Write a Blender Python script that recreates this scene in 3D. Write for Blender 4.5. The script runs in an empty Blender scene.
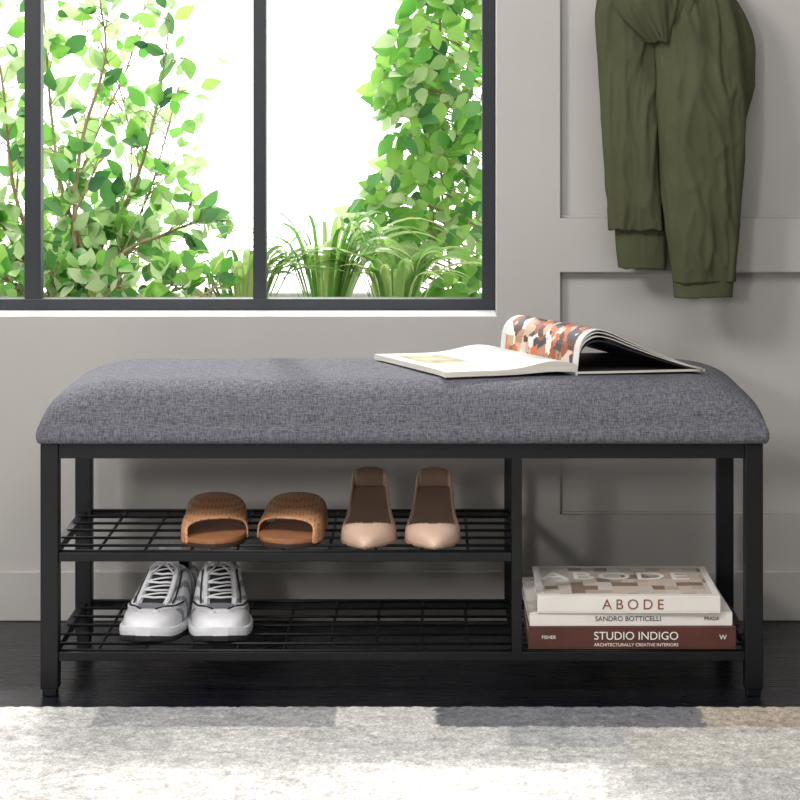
import bpy, math, random
from mathutils import Vector, noise, Matrix
random.seed(7)
S=bpy.context.scene
try:
    S.view_settings.view_transform='Standard'; S.view_settings.look='None'
except Exception: pass
COL=S.collection
CAMZ=1.02; F=2280.0; D0=3.8
def W(px,py,y):
    D=D0+y
    return Vector(((px-432)*D/F, y, CAMZ-(py-85)*D/F))
# ---------------- materials
def lin(c):
    return tuple(((v/255)/12.92 if v/255<=0.04045 else ((v/255+0.055)/1.055)**2.4) for v in c)+(1,)
def mat(name,rgb,rough=0.6,metal=0,var=0.0,scale=20,bump=0,bscale=200,spec=0.5,sc3=None,rgb2=None,detail=4,sheen=0):
    m=bpy.data.materials.new(name); m.use_nodes=True
    nt=m.node_tree; N=nt.nodes; L=nt.links
    b=N['Principled BSDF']; b.inputs['Roughness'].default_value=rough; b.inputs['Metallic'].default_value=metal
    b.inputs['Specular IOR Level'].default_value=spec
    if sheen: b.inputs['Sheen Weight'].default_value=sheen
    c=lin(rgb); b.inputs['Base Color'].default_value=c
    tc=N.new('ShaderNodeTexCoord')
    mp=N.new('ShaderNodeMapping'); L.new(tc.outputs['Object'],mp.inputs[0])
    if sc3: mp.inputs['Scale'].default_value=sc3
    if var or rgb2:
        n=N.new('ShaderNodeTexNoise'); n.inputs['Scale'].default_value=scale; n.inputs['Detail'].default_value=detail
        L.new(mp.outputs[0],n.inputs['Vector'])
        r=N.new('ShaderNodeValToRGB'); r.color_ramp.elements[0].position=.35; r.color_ramp.elements[1].position=.65
        if rgb2: c2=lin(rgb2); r.color_ramp.elements[0].color=c; r.color_ramp.elements[1].color=c2
        else:
            r.color_ramp.elements[0].color=tuple(v*(1-var) for v in c[:3])+(1,)
            r.color_ramp.elements[1].color=tuple(min(1,v*(1+var)) for v in c[:3])+(1,)
        L.new(n.outputs['Fac'],r.inputs[0]); L.new(r.outputs[0],b.inputs['Base Color'])
    if bump:
        n2=N.new('ShaderNodeTexNoise'); n2.inputs['Scale'].default_value=bscale; n2.inputs['Detail'].default_value=3
        L.new(mp.outputs[0],n2.inputs['Vector'])
        bp=N.new('ShaderNodeBump'); bp.inputs['Strength'].default_value=bump; bp.inputs['Distance'].default_value=.002
        L.new(n2.outputs['Fac'],bp.inputs['Height']); L.new(bp.outputs[0],b.inputs['Normal'])
    return m
M={}
M['wall']=mat('wall_paint',(178,174,170),.55,var=.03,scale=3,bump=.05,bscale=300)
M['room']=mat('room_paint',(205,203,200),.7,var=.02,scale=3)
M['white']=mat('white_trim',(238,237,235),.4,var=.02)
M['black']=mat('black_metal',(14,15,20),.42,metal=.0,var=.1,scale=60,spec=.35)
M['frame']=mat('window_black',(26,30,38),.45,var=.05)
M['olive']=mat('olive_canvas',(78,80,59),.9,var=.08,scale=14,bump=.3,bscale=900,spec=.12)
M['olive_d']=mat('olive_dark',(52,54,39),.9,var=.1,scale=9)
M['insole']=mat('tan_insole',(160,108,72),.6,var=.1)
M['soled']=mat('dark_sole',(60,42,32),.6,var=.1)
M['blush']=mat('blush_leather',(214,182,162),.42,var=.03,scale=30)
M['taupe']=mat('taupe_insole',(152,124,106),.6,var=.08)
M['swhite']=mat('sneaker_leather',(226,226,229),.45,var=.03,scale=60,bump=.1,bscale=300)
M['sgrey']=mat('sneaker_mesh',(146,149,156),.7,var=.15,scale=200,bump=.4,bscale=900)
M['sblack']=mat('sneaker_black',(36,36,40),.6,var=.1)
M['page']=mat('paper_white',(206,205,202),.6,var=.02)
M['pagee']=mat('paper_edge',(180,174,164),.8,rgb2=(222,216,206),scale=40,sc3=(.3,.3,60))
M['bookw']=mat('book_white',(230,225,219),.45,var=.02)
M['bookbrown']=mat('book_brown',(74,38,30),.4,rgb2=(92,50,40),scale=12)
M['txtb']=mat('print_black',(30,30,38),.6,var=.02)
M['txtw']=mat('print_white',(240,238,232),.6,var=.02)
M['txtr']=mat('print_brown',(140,84,62),.6,var=.02)
M['pale']=mat('print_pale',(96,116,72),.6,rgb2=(190,160,132),scale=30)
M['grey']=mat('print_grey',(160,160,160),.6,var=.02)
M['soil']=mat('soil',(70,55,42),.9,var=.3)
M['planter']=mat('planter_concrete',(190,188,184),.8,var=.1)
M['ground']=mat('terrace_stone',(248,248,246),.8,var=.01)
M['stem']=mat('branch_bark',(150,136,100),.8,var=.2)
M['hook']=mat('hook_metal',(60,58,55),.35,metal=.8,var=.05)

def multi(name,cols,scale,sc3=(1,1,1),rough=.4,dist='CHEBYCHEV',rnd=1):
    m=bpy.data.materials.new(name); m.use_nodes=True
    nt=m.node_tree;N=nt.nodes;L=nt.links;b=N['Principled BSDF'];b.inputs['Roughness'].default_value=rough
    tc=N.new('ShaderNodeTexCoord');mp=N.new('ShaderNodeMapping');mp.inputs['Scale'].default_value=sc3
    v=N.new('ShaderNodeTexVoronoi');v.distance=dist;v.inputs['Scale'].default_value=scale
    v.inputs['Randomness'].default_value=rnd
    r=N.new('ShaderNodeValToRGB');r.color_ramp.interpolation='CONSTANT'
    s=N.new('ShaderNodeSeparateColor')
    L.new(tc.outputs['Object'],mp.inputs[0]);L.new(mp.outputs[0],v.inputs['Vector'])
    L.new(v.outputs['Color'],s.inputs[0]);L.new(s.outputs[0],r.inputs[0]);L.new(r.outputs[0],b.inputs['Base Color'])
    e=r.color_ramp.elements
    while len(e)<len(cols): e.new(.5)
    for i,c in enumerate(cols): e[i].position=i/len(cols); e[i].color=lin(c)
    return m
M['photo']=multi('printed_photo',[(225,216,206),(150,74,40),(84,54,42),(190,160,136),(196,104,54),(62,64,74),(206,190,174),(170,130,100)],52)
M['cover']=multi('cover_photo',[(204,190,176),(188,172,158),(212,202,190),(134,112,98),(208,188,172),(200,196,190),(172,156,142)],44,sc3=(1,.8,1),rnd=.35)

def fabric():
    m=bpy.data.materials.new('grey_linen');m.use_nodes=True
    nt=m.node_tree;N=nt.nodes;L=nt.links;b=N['Principled BSDF'];b.inputs['Roughness'].default_value=.9
    b.inputs['Specular IOR Level'].default_value=.12
    tc=N.new('ShaderNodeTexCoord')
    outs=[]
    for sc in ((80,800,800),(700,130,130)):
        mp=N.new('ShaderNodeMapping');mp.inputs['Scale'].default_value=sc
        n=N.new('ShaderNodeTexNoise');n.inputs['Scale'].default_value=1;n.inputs['Detail'].default_value=2
        L.new(tc.outputs['Object'],mp.inputs[0]);L.new(mp.outputs[0],n.inputs['Vector']);outs.append(n)
    a=N.new('ShaderNodeMath');a.operation='ADD';L.new(outs[0].outputs['Fac'],a.inputs[0]);L.new(outs[1].outputs['Fac'],a.inputs[1])
    h=N.new('ShaderNodeMath');h.operation='MULTIPLY';h.inputs[1].default_value=.5;L.new(a.outputs[0],h.inputs[0])
    r=N.new('ShaderNodeValToRGB');r.color_ramp.elements[0].position=.35;r.color_ramp.elements[1].position=.65
    r.color_ramp.elements[0].color=lin((62,63,70));r.color_ramp.elements[1].color=lin((122,122,130))
    L.new(h.outputs[0],r.inputs[0]);L.new(r.outputs[0],b.inputs['Base Color'])
    bp=N.new('ShaderNodeBump');bp.inputs['Strength'].default_value=.5;bp.inputs['Distance'].default_value=.001
    L.new(h.outputs[0],bp.inputs['Height']);L.new(bp.outputs[0],b.inputs['Normal'])
    return m
M['fabric']=fabric()
def tanmat():
    m=bpy.data.materials.new('perforated_tan');m.use_nodes=True
    nt=m.node_tree;N=nt.nodes;L=nt.links;b=N['Principled BSDF'];b.inputs['Roughness'].default_value=.55
    tc=N.new('ShaderNodeTexCoord');v=N.new('ShaderNodeTexVoronoi');v.inputs['Scale'].default_value=150
    v.inputs['Randomness'].default_value=.2
    r=N.new('ShaderNodeValToRGB');r.color_ramp.elements[0].position=.18;r.color_ramp.elements[1].position=.42
    r.color_ramp.elements[0].color=lin((130,82,52));r.color_ramp.elements[1].color=lin((206,152,112))
    L.new(tc.outputs['Object'],v.inputs['Vector']);L.new(v.outputs['Distance'],r.inputs[0]);L.new(r.outputs[0],b.inputs['Base Color'])
    return m
M['tan']=tanmat()
def floormat():
    m=bpy.data.materials.new('dark_wood_floor');m.use_nodes=True
    nt=m.node_tree;N=nt.nodes;L=nt.links;b=N['Principled BSDF'];b.inputs['Specular IOR Level'].default_value=.3
    tc=N.new('ShaderNodeTexCoord')
    br=N.new('ShaderNodeTexBrick');br.inputs['Scale'].default_value=1;br.inputs['Brick Width'].default_value=1.3;br.inputs['Row Height'].default_value=.13
    br.inputs['Mortar Size'].default_value=.002;br.inputs['Color1'].default_value=lin((20,22,30));br.inputs['Color2'].default_value=lin((28,30,39));br.inputs['Mortar'].default_value=lin((6,6,8))
    mp=N.new('ShaderNodeMapping');mp.inputs['Scale'].default_value=(3,60,1)
    n=N.new('ShaderNodeTexNoise');n.inputs['Scale'].default_value=2;n.inputs['Detail'].default_value=5
    L.new(tc.outputs['Object'],br.inputs['Vector']);L.new(tc.outputs['Object'],mp.inputs[0]);L.new(mp.outputs[0],n.inputs['Vector'])
    mx=N.new('ShaderNodeMix');mx.data_type='RGBA';mx.blend_type='MULTIPLY';mx.inputs[0].default_value=.5
    L.new(br.outputs['Color'],mx.inputs[6]);L.new(n.outputs['Color'],mx.inputs[7]);L.new(mx.outputs[2],b.inputs['Base Color'])
    rr=N.new('ShaderNodeMapRange');rr.inputs['To Min'].default_value=.16;rr.inputs['To Max'].default_value=.4
    L.new(n.outputs['Fac'],rr.inputs[0]);L.new(rr.outputs[0],b.inputs['Roughness'])
    return m
M['floor']=floormat()
def leafmat(name,rgb,rgb2,tr=.45):
    m=bpy.data.materials.new(name);m.use_nodes=True
    nt=m.node_tree;N=nt.nodes;L=nt.links
    for n in list(N): N.remove(n)
    o=N.new('ShaderNodeOutputMaterial');d=N.new('ShaderNodeBsdfPrincipled');d.inputs['Roughness'].default_value=.45
    t=N.new('ShaderNodeBsdfTranslucent');mx=N.new('ShaderNodeMixShader');mx.inputs[0].default_value=tr
    g=N.new('ShaderNodeNewGeometry');r=N.new('ShaderNodeValToRGB')
    r.color_ramp.elements[0].color=lin(rgb);r.color_ramp.elements[1].color=lin(rgb2)
    L.new(g.outputs['Random Per Island'],r.inputs[0])
    L.new(r.outputs[0],d.inputs['Base Color']);L.new(r.outputs[0],t.inputs['Color'])
    L.new(d.outputs[0],mx.inputs[1]);L.new(t.outputs[0],mx.inputs[2]);L.new(mx.outputs[0],o.inputs[0])
    return m
M['leaf']=leafmat('leaf_green',(44,100,54),(104,162,82),.35)
M['leafb']=leafmat('leaf_bright',(84,158,58),(160,204,98),.5)
M['leafp']=leafmat('leaf_washed_out',(150,190,112),(198,218,166),.5)  # pale leaf tone, overexposed haze painted into the colour
M['blade']=leafmat('blade_green',(104,162,66),(200,216,144))
# ---------------- mesh helpers
def link(o,parent=None):
    COL.objects.link(o)
    if parent: o.parent=parent
    return o
def mk(name,v,f,mats,mi=None,smooth=False,parent=None):
    me=bpy.data.meshes.new(name);me.from_pydata([tuple(p) for p in v],[],f)
    if not isinstance(mats,(list,tuple)): mats=[mats]
    for m in mats: me.materials.append(m)
    if mi: me.polygons.foreach_set('material_index',mi)
    if smooth: me.polygons.foreach_set('use_smooth',[True]*len(f))
    me.update()
    return link(bpy.data.objects.new(name,me),parent)
def empty(name,loc=(0,0,0)):
    e=bpy.data.objects.new(name,None);e.empty_display_size=.05;COL.objects.link(e);return e
BF=[(0,3,2,1),(4,5,6,7),(0,1,5,4),(1,2,6,5),(2,3,7,6),(3,0,4,7)]
def boxes(name,L,m,bev=0,parent=None,seg=2):
    v=[];f=[]
    for (x0,x1,y0,y1,z0,z1) in L:
        k=len(v)
        v+=[(x0,y0,z0),(x1,y0,z0),(x1,y1,z0),(x0,y1,z0),(x0,y0,z1),(x1,y0,z1),(x1,y1,z1),(x0,y1,z1)]
        f+=[tuple(k+i for i in q) for q in BF]
    o=mk(name,v,f,m,parent=parent)
    if bev:
        b=o.modifiers.new('b','BEVEL');b.width=bev;b.segments=seg;b.limit_method='ANGLE'
    return o
def tubes(name,segs,m,parent=None,n=8):
    v=[];f=[]
    for pts,rad in segs:
        pts=[Vector(p) for p in pts]
        if not isinstance(rad,(list,tuple)): rad=[rad]*len(pts)
        k=len(v)
        for i,p in enumerate(pts):
            t=(pts[min(i+1,len(pts)-1)]-pts[max(i-1,0)]).normalized()
            a=t.cross(Vector((0,0,1)))
            if a.length<.05: a=t.cross(Vector((1,0,0)))
            a.normalize();b=t.cross(a).normalized()
            for j in range(n):
                q=2*math.pi*j/n
                v.append(p+(a*math.cos(q)+b*math.sin(q))*rad[i])
        for i in range(len(pts)-1):
            for j in range(n):
                f.append((k+i*n+j,k+i*n+(j+1)%n,k+(i+1)*n+(j+1)%n,k+(i+1)*n+j))
        f.append(tuple(k+j for j in range(n))[::-1]);e=k+(len(pts)-1)*n;f.append(tuple(e+j for j in range(n)))
    return mk(name,v,f,m,smooth=True,parent=parent)
def sm(tab,s):
    n=len(tab)
    if s<=tab[0][0]: return tab[0][1]
    if s>=tab[-1][0]: return tab[-1][1]
    for i in range(n-1):
        a,b=tab[i][0],tab[i+1][0]
        if s<=b:
            t=(s-a)/(b-a);p1,p2=tab[i][1],tab[i+1][1]
            m1=(tab[i+1][1]-tab[i-1][1])/(tab[i+1][0]-tab[i-1][0])*(b-a) if i>0 else (p2-p1)
            m2=(tab[i+2][1]-tab[i][1])/(tab[i+2][0]-tab[i][0])*(b-a) if i<n-2 else (p2-p1)
            return (2*t**3-3*t*t+1)*p1+(t**3-2*t*t+t)*m1+(-2*t**3+3*t*t)*p2+(t**3-t*t)*m2
# ---------------- room
YW=.547
XL,XR,ZT=-3.2,3.2,2.7
YF=-4.8
WX0,WX1,WZ0,WZ1=-1.72,.124,.578,2.15
yb=YW+.17
PD=.020
panels=[(.244,1.20,.766,2.45),(.244,1.20,.200,.6635),(1.33,2.29,.766,2.45),(1.33,2.29,.200,.6635)]
L=[(XL,WX0,YW,yb,0,ZT),(WX0,WX1,YW,yb,0,WZ0),(WX0,WX1,YW,yb,WZ1,ZT),(WX1,.244,YW,yb,0,ZT),
   (.244,XR,YW+PD,yb,0,ZT)]
L+=[(.244,XR,YW,YW+PD,0,.200),(.244,XR,YW,YW+PD,.6635,.766),(.244,XR,YW,YW+PD,2.45,ZT),
    (1.20,1.33,YW,YW+PD,.200,.6635),(1.20,1.33,YW,YW+PD,.766,2.45),(2.29,XR,YW,YW+PD,.200,.6635),(2.29,XR,YW,YW+PD,.766,2.45)]
boxes('wall_back',L,M['wall'],0)
ml=[]
for (a,b,c,d) in panels:
    t=.004
    ml+=[(a,a+t,YW+.012,YW+PD,c,d),(b-t,b,YW+.012,YW+PD,c,d),(a+t,b-t,YW+.012,YW+PD,c,c+t),(a+t,b-t,YW+.012,YW+PD,d-t,d)]
boxes('trim_1',ml,M['wall'],.001)
boxes('baseboard_back',[(XL,XR,YW-.012,YW,0,.096)],M['wall'],.003)
boxes('floor',[(XL,XR,YF,yb,-.05,0)],M['floor'])
boxes('ceiling',[(XL,XR,YF,yb,ZT,ZT+.05)],M['room'])
boxes('wall_left',[(XL-.1,XL,YF,yb,0,ZT)],M['room'])
boxes('wall_right',[(XR,XR+.1,YF,yb,0,ZT)],M['room'])
boxes('wall_front',[(XL,XR,YF-.1,YF,0,ZT)],M['room'])
# window
wy0,wy1=YW+.112,YW+.15
w=empty('window_1')
fr=[(WX0,WX1,wy0,wy1,WZ0+.0016,WZ0+.024),(WX0,WX1,wy0,wy1,WZ1-.024,WZ1-.0002),(WX1-.026,WX1-.0002,wy0+.0004,wy1-.0004,WZ0+.0236,WZ1-.0236),(WX0+.0002,WX0+.026,wy0+.0004,wy1-.0004,WZ0+.0236,WZ1-.0236)]
for x in (-.3375,-.7815,-1.225): 
    hw=.0125 if x>-.5 else .016
    fr.append((x-hw,x+hw,wy0+.0004,wy1-.0004,WZ0+.0236,WZ1-.0236))
boxes('frame',fr,M['frame'],.0015,parent=w)
boxes('sill',[(WX0+.001,WX1-.001,YW+.0005,wy1,WZ0,WZ0+.0015)],M['white'],0,parent=w)
# ---------------- bench
B=empty('shoe_storage_bench')
bx0,bx1=-.653,.552; T=.030; BD=.40
zt0,zt1=.397,.4225
mx0,mx1=.133,.150
Lg=[]
for x in (bx0,bx1-T):
    for y in (0,BD-T): Lg.append((x,x+T,y,y+T,.012,zt1))
boxes('legs',Lg,M['black'],.002,parent=B)
boxes('feet',[(x+.003,x+T-.003,y+.003,y+T-.003,0,.0125) for x in (bx0,bx1-T) for y in (0,BD-T)],M['black'],.002,parent=B)
boxes('top_rails',[(bx0+T,bx1-T,.002,.024,zt0,zt1),(bx0+T,bx1-T,BD-.024,BD-.002,zt0,zt1),(bx0+.003,bx0+T-.003,T,BD-T,zt0,zt1),(bx1-T+.003,bx1-.003,T,BD-T,zt0,zt1)],M['black'],.0015,parent=B)
zl=.075; zu=.241
boxes('divider_posts',[(mx0,mx1,.0025,.020,zl-.0155,zt0),(mx0,mx1,BD-.020,BD-.0025,zl-.0155,zt0),(mx0+.001,mx1-.001,.02,BD-.02,zu-.016,zu-.004),(mx0+.001,mx1-.001,.02,BD-.02,zl-.014,zl-.004)],M['black'],.001,parent=B)
boxes('lower_rails',[(bx0+T,bx1-T,.003,.018,zl-.016,zl-.001),(bx0+T,bx1-T,BD-.018,BD-.003,zl-.016,zl-.001),(bx0+.008,bx0+.022,T,BD-T,zl-.016,zl-.001),(bx1-.022,bx1-.008,T,BD-T,zl-.016,zl-.001)],M['black'],.001,parent=B)
boxes('upper_rails',[(bx0+T,mx0,.003,.018,zu-.016,zu-.001),(bx0+T,mx0,BD-.018,BD-.003,zu-.016,zu-.001),(bx0+.008,bx0+.022,T,BD-T,zu-.016,zu-.001)],M['black'],.001,parent=B)
seg=[]
r=.0026
def grid(xa,xb,z):
    for y in (.012,.06,.125,.19,.255,.32,.375):
        seg.append(([(xa,y,z-.0035),(xb,y,z-.0035)],r))
    n=max(2,round((xb-xa)/.078))
    for i in range(1,n):
        x=xa+(xb-xa)*i/n
        seg.append(([(x,.004,z-.0035-r*1.2),(x,BD-.004,z-.0035-r*1.2)],r))
grid(bx0+.015,mx0+.005,zu+.003); grid(bx0+.015,mx0+.005,zl+.003); grid(mx1-.005,bx1-.015,zl+.003)
tubes('shelf_wires',seg,M['black'],parent=B)
# cushion
cx0,cx1=-.654,.556; cy0,cy1=-.006,.406; cb=.4225
nx,ny=160,70
def prof(d,r,p):
    if d>=r: return 1
    return max(0,1-(1-d/r)**p)**(1/p)
CB=.031;CH=.0695
def cush_h(x,y):
    dx=min(x-cx0,cx1-x);dy=min(y-cy0,cy1-y)
    a=(x-cx0)/(cx1-cx0);b=(y-cy0)/(cy1-cy0)
    fx=prof(max(0,dx),.135,2.2);fy=prof(max(0,dy),.080,2.2)
    return cb+CB+CH*fx*fy+.003*math.sin(math.pi*b)*math.sin(math.pi*a)
v=[];f=[]
for j in range(ny+1):
    b=(1-math.cos(math.pi*j/ny))/2
    for i in range(nx+1):
        a=(1-math.cos(math.pi*i/nx))/2
        x=cx0+a*(cx1-cx0); y=cy0+b*(cy1-cy0)
        v.append((x,y,cush_h(x,y)+.0014*noise.noise(Vector((x*9,y*9,3)))))
for j in range(ny):
    for i in range(nx):
        k=j*(nx+1)+i; f.append((k,k+1,k+nx+2,k+nx+1))
ring=[i for i in range(nx+1)]+[j*(nx+1)+nx for j in range(1,ny+1)]+[ny*(nx+1)+i for i in range(nx-1,-1,-1)]+[j*(nx+1) for j in range(ny-1,0,-1)]
prev=ring;n=len(ring)
for (fz,outw) in ((.82,.003),(.55,.0055),(.28,.0055),(.08,.003),(0,.0)):
    cur=[]
    for q in ring:
        p=v[q];dx=-1 if p[0]<=cx0+1e-6 else (1 if p[0]>=cx1-1e-6 else 0);dy=-1 if p[1]<=cy0+1e-6 else (1 if p[1]>=cy1-1e-6 else 0)
        if dx and dy: dx*=.7;dy*=.7
        cur.append(len(v));v.append((p[0]+dx*outw,p[1]+dy*outw,cb+.0005+(p[2]-cb)*fz))
    for i in range(n): f.append((prev[i],cur[i],cur[(i+1)%n],prev[(i+1)%n]))
    prev=cur
f.append(tuple(prev)[::-1])
mk('cushion',v,f,M['fabric'],smooth=True,parent=B)
# ---------------- shoes
def shoe(name,parent,stn,mats,cfg,loc,rot,mirror=1):
    Ls=cfg['L'];ns=cfg.get('ns',60);nu=56
    v=[];f=[];mi=[]
    R=Matrix.Rotation(rot,4,'Z')
    pzt=cfg['pz'];px_=cfg.get('px',.85)
    for i in range(ns+1):
        s=(1-math.cos(math.pi*i/ns))/2
        w=max(.0008,sm(stn['w'],s));h=sm(stn['h'],s);z0=sm(stn['z0'],s);op=sm(stn['open'],s) if s>stn['os'] and s<stn['oe'] else 0
        c=sm(stn['cx'],s)*mirror; inn=sm(stn['inner'],s);pz=sm(pzt,s)
        for j in range(nu+1):
            th=math.pi*j/nu
            cs=math.cos(th);sn=math.sin(th)
            x=w*math.copysign(abs(cs)**px_,cs); z=h*max(0,sn)**pz
            if op>0 and abs(x/w)<op: z=min(z,inn)
            v.append(R@Vector((c+x,s*Ls,z0+z))+Vector(loc))
    m=nu+1
    for i in range(ns):
        for j in range(nu):
            k=i*m+j; f.append((k,k+1,k+m+1,k+m))
            s=(1-math.cos(math.pi*(i+.5)/ns))/2
            u=abs(math.cos(math.pi*(j+.5)/nu))**px_
            op=sm(stn['open'],s) if s>stn['os'] and s<stn['oe'] else 0
            mi.append(cfg['mf'](s,u,op,j/nu))
        k=i*m; f.append((k,k+m,k+m+nu,k+nu)); mi.append(0)
    f.append(tuple(range(m)));mi.append(0);f.append(tuple(ns*m+q for q in range(m))[::-1]);mi.append(0)
    return mk(name,v,f,mats,mi,smooth=True,parent=parent)
def sole(name,parent,wt,cxt,z0t,thick,L,m,loc,rot,mirror=1,grow=.003,ns=40):
    v=[];f=[];R=Matrix.Rotation(rot,4,'Z')
    for i in range(ns+1):
        s=(1-math.cos(math.pi*i/ns))/2
        wd=max(.001,sm(wt,s)+grow*min(1,math.sin(math.pi*s)*5)); c=sm(cxt,s)*mirror; z=sm(z0t,s);t=thick if not callable(thick) else thick(s)
        y=(s*(L+2*grow)-grow)
        for (x,zz) in ((-wd,z),(-wd-.0008,z+t*.5),(-wd,z+t),(wd,z+t),(wd+.0008,z+t*.5),(wd,z)):
            v.append(R@Vector((c+x,y,zz))+Vector(loc))
    for i in range(ns):
        for j in range(6):
            k=i*6;f.append((k+j,k+(j+1)%6,k+6+(j+1)%6,k+6+j))
    f.append(tuple(range(6)));f.append(tuple(ns*6+q for q in range(6))[::-1])
    o=mk(name,v,f,m,parent=parent);b=o.modifiers.new('b','BEVEL');b.width=.0015;b.segments=2;b.limit_method='ANGLE'
    return o
def pump(nm,loc,rot,mirror):
    e=empty(nm)
    w=[(0,.001),(.03,.011),(.1,.026),(.2,.041),(.32,.047),(.45,.045),(.62,.038),(.8,.034),(.92,.033),(.97,.031),(1,.024)]
    z0=[(0,.0),(.05,.003),(.3,.003),(.5,.016),(.7,.040),(.9,.058),(1,.061)]
    st=dict(w=w,h=[(0,.006),(.06,.018),(.2,.034),(.26,.035),(.36,.025),(.5,.019),(.75,.018),(.9,.027),(.96,.036),(1,.038)],z0=z0,
            open=[(.20,.1),(.23,.5),(.29,.74),(.4,.86),(.5,.90),(.7,.90),(.9,.88),(.95,.84),(.97,.8)],os=.205,oe=.975,inner=[(0,.006),(1,.006)],cx=[(0,-.006),(.3,0),(1,.002)])
    shoe('upper',e,st,[M['blush'],M['taupe']],dict(L=.24,ns=80,pz=[(0,.75),(.2,.75),(.35,.35),(1,.22)],mf=lambda s,u,op,j:1 if (op and u<op-.03) else 0),loc,rot,mirror)
    sole('outsole',e,w,st['cx'],[(a,b-.003 if b>.003 else 0) for a,b in z0],.0035,.24,M['taupe'],loc,rot,mirror,grow=.0008)
    R=Matrix.Rotation(rot,4,'Z')
    hp=[R@Vector((0,.214,z))+Vector(loc) for z in (.0,.028,.050)]
    tubes('heel',[(hp,[.010,.011,.017])],M['blush'],parent=e,n=16)
    # insole logo patch and toe seam
    return e
pump('slingback_pump',(-.106,.026,zu),.03,1)
pump('slingback_pump',(-.001,.022,zu),-.03,-1)
def slide(nm,loc,rot,mirror):
    e=empty(nm);Ls=.25
    w=[(0,.006),(.03,.026),(.1,.043),(.25,.051),(.4,.049),(.6,.041),(.8,.037),(.93,.030),(.98,.018),(1,.006)]
    cx=[(0,.0),(.3,.002),(.6,0),(1,-.004)]
    z0=[(0,0),(1,0)]
    sole('outsole',e,w,cx,z0,.007,Ls,M['soled'],loc,rot,mirror,grow=.003)
    sole('footbed',e,w,cx,[(0,.0072),(1,.0072)],.008,Ls,M['insole'],loc,rot,mirror,grow=.002)
    R=Matrix.Rotation(rot,4,'Z')
    v=[];f=[];nu=36;nv=16
    for lay in (0,1):
        for a in range(nv+1):
            q=a/nv
            for j in range(nu+1):
                th=math.pi*j/nu;cs=math.cos(th)*mirror
                s0=.06+.21*(.5+.5*cs)+.03*math.sin(th)
                s1=.62-.03*cs+.05*math.sin(th)
                s=s0+(s1-s0)*q
                wd=max(sm(w,s),.048)+.006-lay*.0025
                if q<.15: wd=sm(w,s)+.006-lay*.0025
                hh=(.037+.023*min(1,q*1.4)-lay*.0025)
                x=math.cos(th);x=math.copysign(abs(x)**.8,x)*wd+sm(cx,s)*mirror
                v.append(R@Vector((x,s*Ls,.005+hh*math.sin(th)**.45))+Vector(loc))
    m=nu+1;o=(nv+1)*m
    for a in range(nv):
        for j in range(nu):
            k=a*m+j;f.append((k,k+1,k+m+1,k+m));f.append((o+k,o+k+m,o+k+m+1,o+k+1))
    for j in range(nu):
        f.append((j,o+j,o+j+1,j+1));k=nv*m+j;f.append((k,k+1,o+k+1,o+k))
    mk('strap',v,f,M['tan'],smooth=True,parent=e)
slide('slide_sandal',(-.372,.034,zu),.03,1)
slide('slide_sandal',(-.242,.034,zu),-.03,-1)
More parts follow.
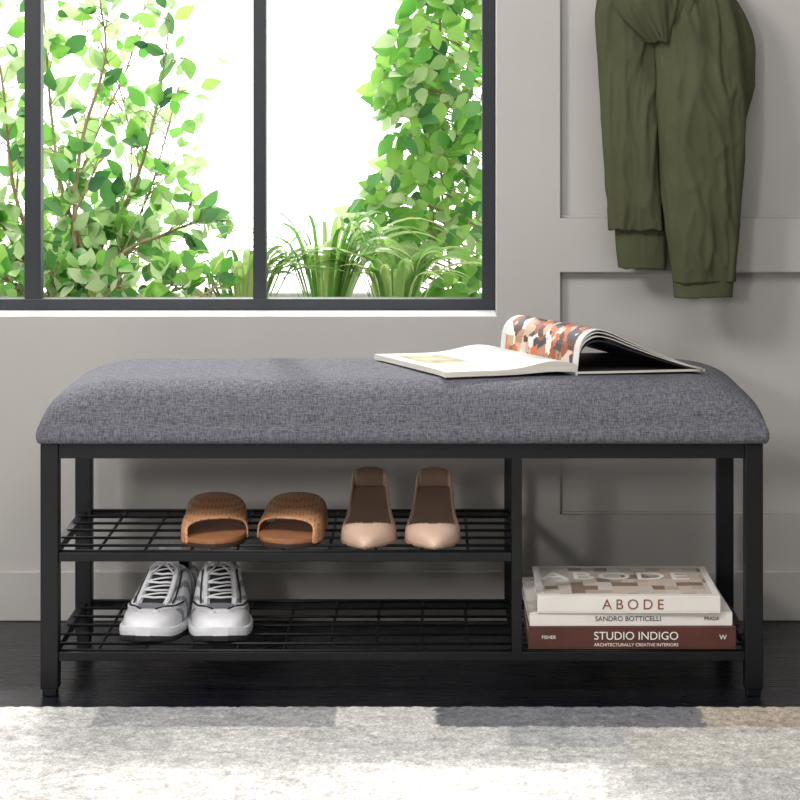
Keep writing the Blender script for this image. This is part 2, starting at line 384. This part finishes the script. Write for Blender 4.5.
def sneaker(nm,loc,rot,mirror):
    e=empty(nm);Ls=.275
    w=[(0,.012),(.03,.028),(.1,.042),(.22,.049),(.35,.050),(.5,.044),(.65,.038),(.85,.037),(.94,.032),(.99,.018),(1,.012)]
    cx=[(0,.006),(.3,.003),(.6,-.002),(1,-.002)]
    z0=[(0,.022),(.2,.020),(.6,.022),(1,.024)]
    st=dict(w=w,h=[(0,.006),(.04,.020),(.12,.031),(.25,.040),(.4,.060),(.52,.080),(.6,.083),(.75,.068),(.9,.074),(.97,.074),(1,.06)],z0=z0,
        open=[(.56,.3),(.6,.6),(.7,.76),(.85,.72),(.93,.5)],os=.565,oe=.945,inner=[(0,.02),(1,.02)],cx=cx)
    def mf(s,u,op,j):
        if op and u<op: return 2
        if s<.09: return 0
        if .20<s<.57 and u<.40: return 2
        if .12<s<.20 and u<.5: return 1
        if .2<s<.95:
            g=(s*8+(1-u)*3.0)%1.0
            if u>.58 and g<.36: return 1 
        return 0
    PZ=[(0,.62),(.4,.62),(.6,.4),(1,.35)]
    shoe('upper',e,st,[M['swhite'],M['sgrey'],M['sblack']],dict(L=Ls,ns=100,px=.75,pz=PZ,mf=mf),loc,rot,mirror)
    sole('outsole',e,w,cx,[(0,.006),(.08,.0),(.9,0),(1,.004)],.009,Ls,M['sblack'],loc,rot,mirror,grow=.0045)
    sole('midsole',e,w,cx,[(0,.015),(.1,.0092),(.9,.0092),(1,.013)],lambda s:.014 if s<.5 else .020,Ls,M['swhite'],loc,rot,mirror,grow=.005)
    R=Matrix.Rotation(rot,4,'Z');sg=[];bl=[];bk=[]
    def P(s,u,off=.002):
        wd=sm(w,s);c=sm(cx,s)*mirror;h=sm(st['h'],s)
        cs=math.copysign(abs(u)**(1/.75),u);sn=math.sqrt(max(0,1-cs*cs))
        return R@Vector((c+u*wd,s*Ls-.001,sm(z0,s)+h*sn**sm(PZ,s)+off))+Vector(loc)
    for i in range(5):
        s=.25+i*.065
        sg.append(([P(s+.03*abs(u),u,.003) for u in (-.44,-.25,0,.25,.44)],.0021))
        sg.append(([P(s+.035*(u+.42)/.84+.01,u,.005) for u in (-.42,-.2,0,.2,.42)],.0016))
    c0=P(.52,0,.006)
    for q in (-1,1):
        pts=[c0,c0+R@Vector((q*.012,-.012,.003)),c0+R@Vector((q*.024,-.016,-.006)),c0+R@Vector((q*.020,-.024,-.013)),c0+R@Vector((q*.008,-.014,-.004)),c0]
        sg.append((pts,.0018))
    tubes('laces',sg,M['swhite'],parent=e)
    for q in (-1,1):
        bl.append(([P(s,q*.50,.0012) for s in (.2,.27,.34,.41,.48,.55)],[.003,.0045,.005,.005,.005,.004]))
        bl.append(([P(s,q*uu,.0005) for s,uu in ((.08,.25),(.14,.55),(.2,.8),(.3,.93))],.003))
        bk.append(([P(s,q*uu,.0016) for s,uu in ((.115,.30),(.17,.58),(.23,.80),(.33,.92))],.0019))
        bk.append(([P(s,q*.68,.0010) for s in (.24,.31,.38,.45,.52)],.0016))
    bl.append(([P(.10,u,.0005) for u in (-.5,-.25,0,.25,.5)],.0028))
    tubes('overlays',bl,M['swhite'],parent=e)
    tubes('piping',bk,M['sblack'],parent=e)
    tv=[];tf=[]
    for a in range(8):
        for j in range(9):
            u=(j/8-.5)*2*.48
            p=P(.55,u,.0)+R@Vector((0,a*.005,a*.0036+.001))
            tv.append(p)
    for a in range(7):
        for j in range(8):
            k=a*9+j;tf.append((k,k+1,k+10,k+9))
    o=mk('tongue',tv,tf,M['swhite'],smooth=True,parent=e)
    so=o.modifiers.new('s','SOLIDIFY');so.thickness=.007;so.offset=0
sneaker('running_shoe',(-.482,.055,zl),-.10,-1)
sneaker('running_shoe',(-.364,.055,zl),.05,1)
# ---------------- books
def book(nm,w,d,t,cov,loc,rot,covtop=None):
    e=empty(nm)
    c=.0025
    boxes('cover',[(0,w,0,d,0,c),(0,w,0,c,c,t-c)],cov,.0008,parent=e)
    boxes('front_cover',[(0,w,0,d,t-c,t)],covtop or cov,.0008,parent=e)
    boxes('pages',[(.004,w-.004,c,d-.004,c,t-c)],M['pagee'],parent=e)
    e.location=loc;e.rotation_euler=(0,0,rot)
    return e
def text(s,size,m,parent,loc,rot,sp=1,align='CENTER',sx=1):
    cu_=bpy.data.curves.new('txt','FONT');cu_.body=s;cu_.size=size;cu_.extrude=.0002;cu_.align_x=align;cu_.align_y='CENTER';cu_.space_character=sp
    cu_.materials.append(m)
    o=bpy.data.objects.new('lettering',cu_);link(o,parent);o.location=loc;o.rotation_euler=rot;o.scale=(sx,1,1)
    return o
H=math.pi/2
z=zl+.0025
b1=book('coffee_table_book',.347,.27,.037,M['bookbrown'],(.161,.008,z),0)
text('STUDIO INDIGO',.019,M['txtw'],b1,(.180,-.0006,.022),(H,0,0),1.0,sx=1.0)
text('ARCHITECTURALLY CREATIVE INTERIORS',.0075,M['txtw'],b1,(.180,-.0006,.0075),(H,0,0))
text('FISHER',.008,M['txtw'],b1,(.034,-.0006,.020),(H,0,0))
text('W',.012,M['txtw'],b1,(.325,-.0006,.020),(H,0,0))
z+=.0375
b2=book('coffee_table_book',.340,.28,.022,M['bookw'],(.163,.012,z),0.012)
text('SANDRO BOTTICELLI',.0115,M['txtb'],b2,(.165,-.0006,.012),(H,0,0))
text('PRADA',.008,M['txtb'],b2,(.325-.02,-.0006,.012),(H,0,0))
z+=.0225
b3=book('coffee_table_book',.306,.235,.029,M['bookw'],(.176,.010,z),-.006,M['bookw'])
boxes('cover_picture',[(.012,.294,.016,.222,.0286,.0292)],M['cover'],0,parent=b3)
text('ABODE',.024,M['txtr'],b3,(.160,-.0006,.014),(H,0,0),1.5)
text('ABODE',.078,M['txtw'],b3,(.140,.150,.0295),(0,0,0),1.1,sx=.95)
# ---------------- open magazine
mg=empty('open_magazine')
N0=Vector((.248,.085));N1=Vector((.123,.330))
Lw=Vector((-.226,-.042)); Rw=Vector((.222,.040))
def sheet(name,curve,wv,thick,mats,mfun,nn=16,zoff=0):
    v=[];f=[];mi=[];n=len(curve)
    wl=wv.length
    for lay in (0,1):
        for a in range(nn+1):
            t=a/nn
            p=N0.lerp(N1,t)
            for (u,h) in curve:
                q=p+wv*(u/wl)
                zb=.5275-.008*(1-min(1,max(0,(q.y+.0)/.08)))**2
                v.append((q.x,q.y,zb+h-(thick(u) if callable(thick) else thick)*lay))
    o=(nn+1)*n
    for a in range(nn):
        for j in range(n-1):
            k=a*n+j
            f.append((k,k+1,k+n+1,k+n));mi.append(mfun(curve[j][0],(a+.5)/nn))
            f.append((o+k,o+k+n,o+k+n+1,o+k+1));mi.append(0)
    for j in range(n-1):
        f.append((j,o+j,o+j+1,j+1));mi.append(1)
        k=nn*n+j;f.append((k,k+1,o+k+1,o+k));mi.append(1)
    for a in range(nn):
        k=a*n;f.append((k,k+n,o+k+n,o+k));mi.append(1)
        k=a*n+n-1;f.append((k,o+k,o+k+n,k+n));mi.append(1)
    return mk(name,v,f,mats,mi,smooth=False,parent=mg)
cl=[]
for i in range(65):
    u=i/64*.230
    cl.append((u,.010+.013*math.exp(-((u-.04)/.05)**2)-(.010 if u<.003 else 0)))
def ml_(u,t):
    if .125<u<.205 and .42<t<.88: return 2
    if .125<u<.205 and .12<t<.34: return 3
    if .02<u<.10 and (.12<t<.45 or .55<t<.88): return 3
    return 0
sheet('left_pages',cl,Lw,lambda u:.009+.013*math.exp(-((u-.04)/.05)**2)*.7,[M['page'],M['pagee'],M['pale'],M['grey']],ml_,nn=40)
tabs=[(0,.010),(.003,.042),(.012,.063),(.032,.075),(.055,.071),(.09,.055),(.14,.033),(.19,.014),(.222,.005)]
def arch(sc,lift,end):
    return [(i/60*end, lift+sm(tabs,i/60*.222)*sc) for i in range(61)]
def mr(u,t):
    if u<.010: return 2 if .05<t<.95 else 0
    if .010<=u<.05 and .05<t<.95: return 2
    return 0
sheet('arched_page',arch(1,0,.222),Rw,.0012,[M['page'],M['pagee'],M['photo']],mr)
sheet('arched_pages_a',arch(.95,-.001,.224),Rw,.0015,[M['page'],M['pagee']],lambda u,t:0)
sheet('arched_pages_b',arch(.87,-.0015,.226),Rw,.0015,[M['page'],M['pagee']],lambda u,t:0)
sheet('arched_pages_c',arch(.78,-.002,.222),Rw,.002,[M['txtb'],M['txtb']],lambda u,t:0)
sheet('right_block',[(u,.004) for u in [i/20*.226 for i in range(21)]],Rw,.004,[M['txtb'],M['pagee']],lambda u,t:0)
# ---------------- jacket
J=empty('hanging_jacket')
def ridg(p):
    a=1-abs(noise.noise(p))*2.0
    return max(0,a)**3
def cloth(name,st,m,seed,amp=.006,folds=5,ny_=150,nu=120,cap=False,parent=J,cre=1.0):
    v=[];f=[];ys=[s[0] for s in st]
    T_=[[(s[0],s[k]) for s in st] for k in range(5)]
    for i in range(ny_+1):
        py=ys[0]+(ys[-1]-ys[0])*i/ny_
        c,hw,yy,hd=[sm(T_[k],py) for k in (1,2,3,4)]
        D=D0+.5
        X=(c-432)*D/F;Z=CAMZ-(py-85)*D/F;hx=hw*D/F
        for j in range(nu):
            th=2*math.pi*j/nu
            cs=math.cos(th);sn=math.sin(th)
            fold=math.sin(folds*th+seed+1.6*noise.noise(Vector((Z*3,seed,0))))*amp*.5
            nn=noise.noise(Vector((cs*1.4+seed*3,sn*1.4,Z*4)))*amp*1.3
            q=Vector((cs*1.6+Z*3+seed,sn*1.2,Z*5.5-cs*1.2+seed*2))
            nn+=ridg(q)*amp*.95*cre
            q=Vector((cs*2.6-Z*4+seed*5,sn*2,Z*12+cs*1.5+seed))
            nn+=ridg(q)*amp*.42*cre
            rr=fold+nn
            y=yy-math.copysign(abs(sn)**.75,sn)*hd-rr*(sn if sn>0 else .2*sn)
            y=min(y,YW-.002)
            v.append((X+cs*(hx+rr*.45),y,Z+.004*noise.noise(Vector((cs*3,seed,Z)))))
    for i in range(ny_):
        for j in range(nu):
            k=i*nu;f.append((k+j,k+nu+j,k+nu+(j+1)%nu,k+(j+1)%nu))
    if cap: f.append(tuple(range(nu)))
    o=mk(name,v,f,m,smooth=True,parent=parent)
    s=o.modifiers.new('s','SOLIDIFY');s.thickness=.0025;s.offset=-1
    return v,nu,ny_
def seamline(dat,col,i0,i1,off=.0006,r=.0012,nm='seam'):
    v,nu,n_=dat
    pts=[Vector(v[i*nu+col])+Vector((0,-off,0)) for i in range(i0,i1)]
    tubes(nm,[(pts,r)],M['olive_d'],parent=J,n=6)
def seamrow(dat,row,r=.0011,a=0,b=None):
    v,nu,n_=dat
    pts=[Vector(v[row*nu+j])+Vector((0,-.0008,0)) for j in range(a,b if b else nu//2+1)]
    tubes('hem_stitch',[(pts,r)],M['olive_d'],parent=J,n=6)
bd=cloth('body',[(-45,655,26,.515,.015),(-15,668,54,.510,.022),(30,680,70,.508,.026),(80,684,69,.508,.028),(130,676,67,.510,.026),(180,668,63,.512,.024),(228,656,42,.515,.020)],M['olive'],1.3,.007,5,cap=True)
sl=cloth('sleeve_left',[(-30,646,24,.49,.02),(0,634,34,.482,.026),(60,630,30,.482,.028),(140,631,28,.484,.027),(200,635,26,.487,.025),(229,637,26,.490,.023)],M['olive'],4.1,.006,3,cap=True)
c1=cloth('cuff_left',[(214,640,25,.499,.022),(245,641,24,.499,.020),(268,642,22.5,.500,.018)],M['olive'],2.2,.002,3,ny_=30,cre=.5)
sr=cloth('sleeve_right',[(-30,672,26,.465,.02),(0,686,38,.460,.030),(50,695,40,.454,.034),(120,698,41,.450,.036),(190,698,38,.453,.033),(250,700,32,.458,.029),(280,700.5,29,.461,.027)],M['olive'],7.7,.007,3,cap=True)
c2=cloth('cuff_right',[(262,700.5,30.5,.459,.029),(278,700.5,29,.460,.028),(295,700.5,27.5,.461,.027)],M['olive'],7.9,.0015,3,ny_=20,cre=.3)
hd_=cloth('hood',[(-42,650,20,.485,.03),(-25,650,34,.470,.040),(-8,652,40,.452,.044),(8,653,37,.444,.036),(24,655,27,.442,.026),(42,659,11,.444,.014)],M['olive'],9.5,.009,3,ny_=80,cap=True)
seamline(sr,24,4,140);seamline(sr,47,10,150);seamline(sl,20,4,140);seamline(hd_,30,10,76)
seamrow(c2,2);seamrow(c2,17);seamrow(c1,27);seamrow(sl,146)
hk=W(655,-34,.5)
tubes('wall_hook',[([(hk.x,YW,hk.z+.03),(hk.x,YW-.05,hk.z+.03),(hk.x,YW-.07,hk.z+.045)],[.008,.007,.010]),([(hk.x,YW,hk.z+.03),(hk.x,YW-.006,hk.z+.03)],.02)],M['hook'],n=14)
# ---------------- rug
def rug():
    x0,x1,y0,y1=-1.5,1.5,-1.9,-.086
    stp=.0055
    nx=int((x1-x0)/stp);ny=int((y1-y0)/stp)
    base=(200,198,195)
    ys_=-.208
    pat=[(-1.5,-.54,ys_,0,(204,202,199)),(-.54,-.153,ys_,0,(164,164,165)),(-.153,.008,ys_,0,(214,211,207)),(.008,.432,ys_,0,(122,123,127)),(.432,1.5,ys_,0,(184,172,158)),
     (-.9,-.40,-.34,ys_,(188,186,184)),(-.40,.10,-.38,ys_,(206,204,201)),(.12,.30,-.32,ys_,(182,182,182)),(.30,.8,-.42,ys_,(200,196,190)),
     (-.9,-.2,-.6,-.34,(196,194,191)),(-.2,.25,-.62,-.38,(212,210,207)),(.25,.9,-.7,-.42,(190,188,185))]
    v=[];f=[];cols=[]
    for j in range(ny+1):
        y=y0+(y1-y0)*j/ny
        for i in range(nx+1):
            x=x0+(x1-x0)*i/nx
            wx=x+.008*noise.noise(Vector((x*40,y*40,0)));wy=y+.006*noise.noise(Vector((x*40,y*40,5)))
            c=base
            for (a,b,cc,d,col) in pat:
                if a<=wx<b and cc<=wy<d: c=col;break
            k=1+.36*noise.noise(Vector((x*85,y*100,2)))+.28*noise.noise(Vector((x*28,y*45,9)))+.14*noise.noise(Vector((x*8,y*12,4)))
            l=lin(c);cols+=[min(1,l[0]*k),min(1,l[1]*k),min(1,l[2]*k),1]
            z=.008+.002*noise.noise(Vector((x*60,y*60,1)))+.0018*random.random()
            e=min(x-x0,x1-x,y-y0,y1-y)
            if e<.008: z*=.75
            yy=y+(.003*random.random() if j==ny else 0)
            v.append((x,yy,z))
    m=nx+1
    for j in range(ny):
        for i in range(nx):
            k=j*m+i;f.append((k,k+1,k+m+1,k+m))
    k0=len(v)
    ringi=[i for i in range(m)]+[j*m+nx for j in range(1,ny+1)]+[ny*m+i for i in range(nx-1,-1,-1)]+[j*m for j in range(ny-1,0,-1)]
    for q in ringi:
        v.append((v[q][0],v[q][1],0));cols+=cols[q*4:q*4+4]
    n=len(ringi)
    for i in range(n): f.append((ringi[i],k0+i,k0+(i+1)%n,ringi[(i+1)%n]))
    mt=bpy.data.materials.new('rug_pile');mt.use_nodes=True;nt=mt.node_tree
    b=nt.nodes['Principled BSDF'];b.inputs['Roughness'].default_value=.95;b.inputs['Specular IOR Level'].default_value=.1
    at=nt.nodes.new('ShaderNodeAttribute');at.attribute_name='col'
    nz=nt.nodes.new('ShaderNodeTexNoise');nz.inputs['Scale'].default_value=260;tc=nt.nodes.new('ShaderNodeTexCoord')
    nt.links.new(tc.outputs['Object'],nz.inputs['Vector'])
    mr_=nt.nodes.new('ShaderNodeMapRange');mr_.inputs['From Min'].default_value=.3;mr_.inputs['From Max'].default_value=.7;mr_.inputs['To Min'].default_value=.66;mr_.inputs['To Max'].default_value=1.22
    nt.links.new(nz.outputs['Fac'],mr_.inputs[0])
    mx=nt.nodes.new('ShaderNodeVectorMath');mx.operation='SCALE'
    nt.links.new(at.outputs['Color'],mx.inputs[0]);nt.links.new(mr_.outputs[0],mx.inputs['Scale']);nt.links.new(mx.outputs[0],b.inputs['Base Color'])
    o=mk('area_rug',v,f,mt,smooth=False)
    ca=o.data.color_attributes.new('col','FLOAT_COLOR','POINT');ca.data.foreach_set('color',cols)
rug()
# ---------------- outdoors
boxes('garden_ground',[(-6,6,yb,9,-.06,0)],M['ground'])
PB=empty('garden_planter')
py0,py1=.85,1.95;pz=.50
boxes('sides',[(-2.3,.9,py0,py0+.04,0,pz),(-2.3,.9,py1-.04,py1,0,pz),(-2.3,-2.26,py0+.04,py1-.04,0,pz),(.86,.9,py0+.04,py1-.04,0,pz)],M['planter'],.004,parent=PB)
boxes('soil',[(-2.26,.86,py0+.04,py1-.04,0,pz-.04)],M['soil'],parent=PB)
def leafgeo(V,Fc,MI,p,d,n,L,Wd,mi,curl=.15):
    d=d.normalized();s=d.cross(n)
    if s.length<.01: return
    s.normalize();n=s.cross(d)
    k=len(V)
    prof_=[(0,0),(.15,.55),(.38,1),(.62,.86),(.83,.45),(1,0)]
    for (t,w_) in prof_:
        c=p+d*(L*t)-n*(curl*L*t*t)
        if w_==0: V.append(c)
        else:
            V.append(c-s*(Wd*w_/2)+n*(.10*Wd*w_));V.append(c);V.append(c+s*(Wd*w_/2)+n*(.10*Wd*w_))
    Fc+=[(k,k+2,k+1),(k,k+3,k+2)];MI+=[mi,mi]
    for a in (1,4,7):
        Fc+=[(k+a,k+a+1,k+a+4,k+a+3),(k+a+1,k+a+2,k+a+5,k+a+4)];MI+=[mi,mi]
    Fc+=[(k+10,k+11,k+13),(k+11,k+12,k+13)];MI+=[mi,mi]
def rv(): return Vector((random.uniform(-1,1),random.uniform(-1,1),random.uniform(-1,1)))
def cr(pts,n=20):
    tx=[(i,p.x) for i,p in enumerate(pts)];ty=[(i,p.y) for i,p in enumerate(pts)];tz=[(i,p.z) for i,p in enumerate(pts)]
    return [Vector((sm(tx,t),sm(ty,t),sm(tz,t))) for t in [i/(n-1)*(len(pts)-1) for i in range(n)]]
LM=[M['leaf'],M['leafb'],M['leafp']]
def shrub(nm,branches,leafL,dens,ydep,weights,rr=.006,twig=.06,rootpx=75,start=.12):
    e=empty(nm);V=[];Fc=[];MI=[];sg=[]
    for br in branches:
        pts=[W(a,b,ydep+random.uniform(-.08,.08)) for a,b in br]
        root=Vector((W(rootpx,300,ydep).x+random.uniform(-.04,.04),ydep,pz-.04))
        c=cr([root]+pts,26)
        rad=[rr*(1-.8*i/25) for i in range(26)]
        sg.append((c,rad))
        for q in range(int(dens*len(br))):
            t=random.uniform(start,1)*25;i=min(24,int(t));p=c[i].lerp(c[i+1],t-i)
            tan=(c[i+1]-c[i]).normalized()
            out=(rv()+tan*.6+Vector((0,0,.1))).normalized()
            tl=twig*random.uniform(.3,1.2);tip=p+out*tl
            sg.append(([p,tip],[.0013,.0008]))
            n_=(Vector((0,-1,.35))+rv()*.8)
            for s_ in range(random.choice((1,1,2))):
                d=(out+rv()*.8+Vector((0,0,-.15)))
                l=leafL*random.uniform(.55,1.2)
                leafgeo(V,Fc,MI,tip,d,n_,l,l*random.uniform(.5,.68),random.choices((0,1,2),weights)[0])
    tubes('branches',sg,M['stem'],parent=e,n=6)
    mk('leaves',V,Fc,LM,MI,smooth=True,parent=e)
shrub('ficus_shrub',[[(85,262),(62,190),(50,100),(42,-20)],[(100,250),(128,200),(146,150),(160,90),(170,20)],[(118,258),(165,234),(212,215)],[(40,262),(14,190),(2,80),(-20,-30)],[(60,280),(28,265),(-20,240)],[(95,285),(115,262),(140,246)],[(70,270),(75,215),(100,160)],[(75,250),(80,150),(105,60),(100,0)],[(30,270),(5,230),(-15,190)]],
      .058,12,1.20,(4,5,4),.007,.055)
shrub('background_shrub',[[(60,240),(90,150),(130,60),(150,-20)],[(120,250),(150,190),(170,120),(188,50)],[(20,240),(20,150),(40,60),(30,-30)],[(10,230),(-10,150),(-30,50)],[(50,260),(70,200),(60,120)],[(90,250),(130,180),(120,90),(80,20)],[(120,270),(165,240),(195,200)]],
      .05,14,1.60,(0,2,4),.004,.11,60)
shrub('ground_cover_plant',[[(20,290),(5,280)],[(50,288),(60,272)],[(110,292),(130,278)],[(160,292),(180,285)],[(90,285),(80,270)],[(0,285),(-20,260)],[(-60,280),(-80,240)],[(200,296),(212,288)]],.045,16,1.0,(3,6,4),.004,.045,60,.3)
def vine():
    e=empty('climbing_vine');V=[];Fc=[];MI=[];sg=[]
    yv=1.32
    left=[(-200,415),(-40,420),(0,424),(40,402),(75,388),(110,390),(150,402),(180,378),(215,366),(245,370),(270,385),(300,395)]
    for k in range(9):
        xr=.10+.05*k-.12
        pts=[Vector((xr+random.uniform(-.04,.04),yv+random.uniform(-.05,.05)+.05,pz-.04+ (1.75)*i/6)) for i in range(7)]
        for i,p in enumerate(pts): p.x+=random.uniform(-.03,.03)
        sg.append((cr(pts,30),.003))
    for q in range(1550):
        py=random.uniform(-190,292)
        lx=sm(left,py)
        px=lx+abs(random.gauss(0,1))*60 if random.random()<.6 else random.uniform(lx,600)
        if random.random()<.08: px=lx-random.uniform(0,10)
        yy=yv+random.uniform(-.10,.12)
        p=W(px,py,yy)
        d=Vector((random.uniform(-.8,.5),random.uniform(-.6,.2),random.uniform(-1,.25)))
        n_=Vector((0,-1,.5))+rv()*.7
        l=.047*random.uniform(.55,1.3)
        leafgeo(V,Fc,MI,p,d,n_,l,l*random.uniform(.55,.75),random.choices((0,1,2),(2,9,2.5))[0],.25)
        if random.random()<.25:
            sg.append(([p,Vector(((p.x*.5+.09),yv+.05,p.z-.05))],[.001,.0018]))
    tubes('stems',sg,M['stem'],parent=e,n=5)
    mk('leaves',V,Fc,LM,MI,smooth=True,parent=e)
vine()
def spider(cpx,n,reach,hgt,yy,name='spider_plant'):
    e=empty(name);V=[];Fc=[]
    base=W(cpx,300,yy);base.z=pz-.038
    for q in range(n):
        a=random.uniform(0,2*math.pi);R_=reach*random.uniform(.4,1.15);h=hgt*random.uniform(.5,1.1)
        wd=random.uniform(.010,.019)
        dx,dy=math.cos(a),math.sin(a)*.4
        sd=Vector((-dy,dx,0)).normalized();n0=base+Vector((dx,dy,0))*.015
        k=len(V);ns=10
        for i in range(ns+1):
            t=i/ns
            p=n0+Vector((dx*R_*t,dy*R_*t,.11*min(1,t*3)+h*(1.0-(1-1.55*t)**2)*.9))
            ww=wd*(1-t**2.5)*(.5+.5*min(1,t*4))+.0003
            s2=(sd+Vector((0,-.4,.4))*(.8)).normalized()
            V+= [p-s2*ww/2,p+s2*ww/2]
        for i in range(ns): Fc.append((k+2*i,k+2*i+1,k+2*i+3,k+2*i+2))
    mk('blades',V,Fc,M['blade'],smooth=True,parent=e)
spider(245,55,.24,.11,1.05)
spider(325,65,.27,.18,1.08)
spider(395,50,.22,.11,1.04)
# ---------------- light
wd=bpy.data.worlds.new('World');S.world=wd;wd.use_nodes=True
bg=wd.node_tree.nodes['Background'];bg.inputs[0].default_value=(.97,.99,1,1);bg.inputs[1].default_value=3.2
def area(nm,loc,tgt,size,power,col=(1,1,1)):
    l=bpy.data.lights.new(nm,'AREA');l.energy=power;l.size=size;l.color=col
    o=bpy.data.objects.new(nm,l);link(o);o.location=loc
    o.rotation_euler=(Vector(tgt)-Vector(loc)).to_track_quat('-Z','Y').to_euler()
area('studio_softbox',(-1.7,-1.7,2.45),(.1,.3,.4),.7,62,(1,.985,.96))
area('ceiling_softbox',(.3,-1.3,2.6),(.1,-.3,0),1.8,42,(1,.99,.98))
area('key_softbox',(-1.0,-3.4,1.25),(.0,.4,.35),.3,27,(1,.98,.95))
sn=bpy.data.lights.new('sun','SUN');sn.energy=3.6;sn.angle=math.radians(5);sn.color=(1,.97,.92)
so=bpy.data.objects.new('sun',sn);link(so);so.location=(-1,4,5)
so.rotation_euler=Vector((.18,-1,-1.15)).to_track_quat('-Z','Y').to_euler()
# ---------------- camera
c=bpy.data.cameras.new('cam');c.sensor_width=36;c.sensor_fit='HORIZONTAL';c.lens=F/800*36
c.shift_x=-32/800;c.shift_y=-315/800;c.clip_end=100
co=bpy.data.objects.new('camera',c);link(co);co.location=(0,-D0,CAMZ);co.rotation_euler=(math.pi/2,0,0)
S.camera=co
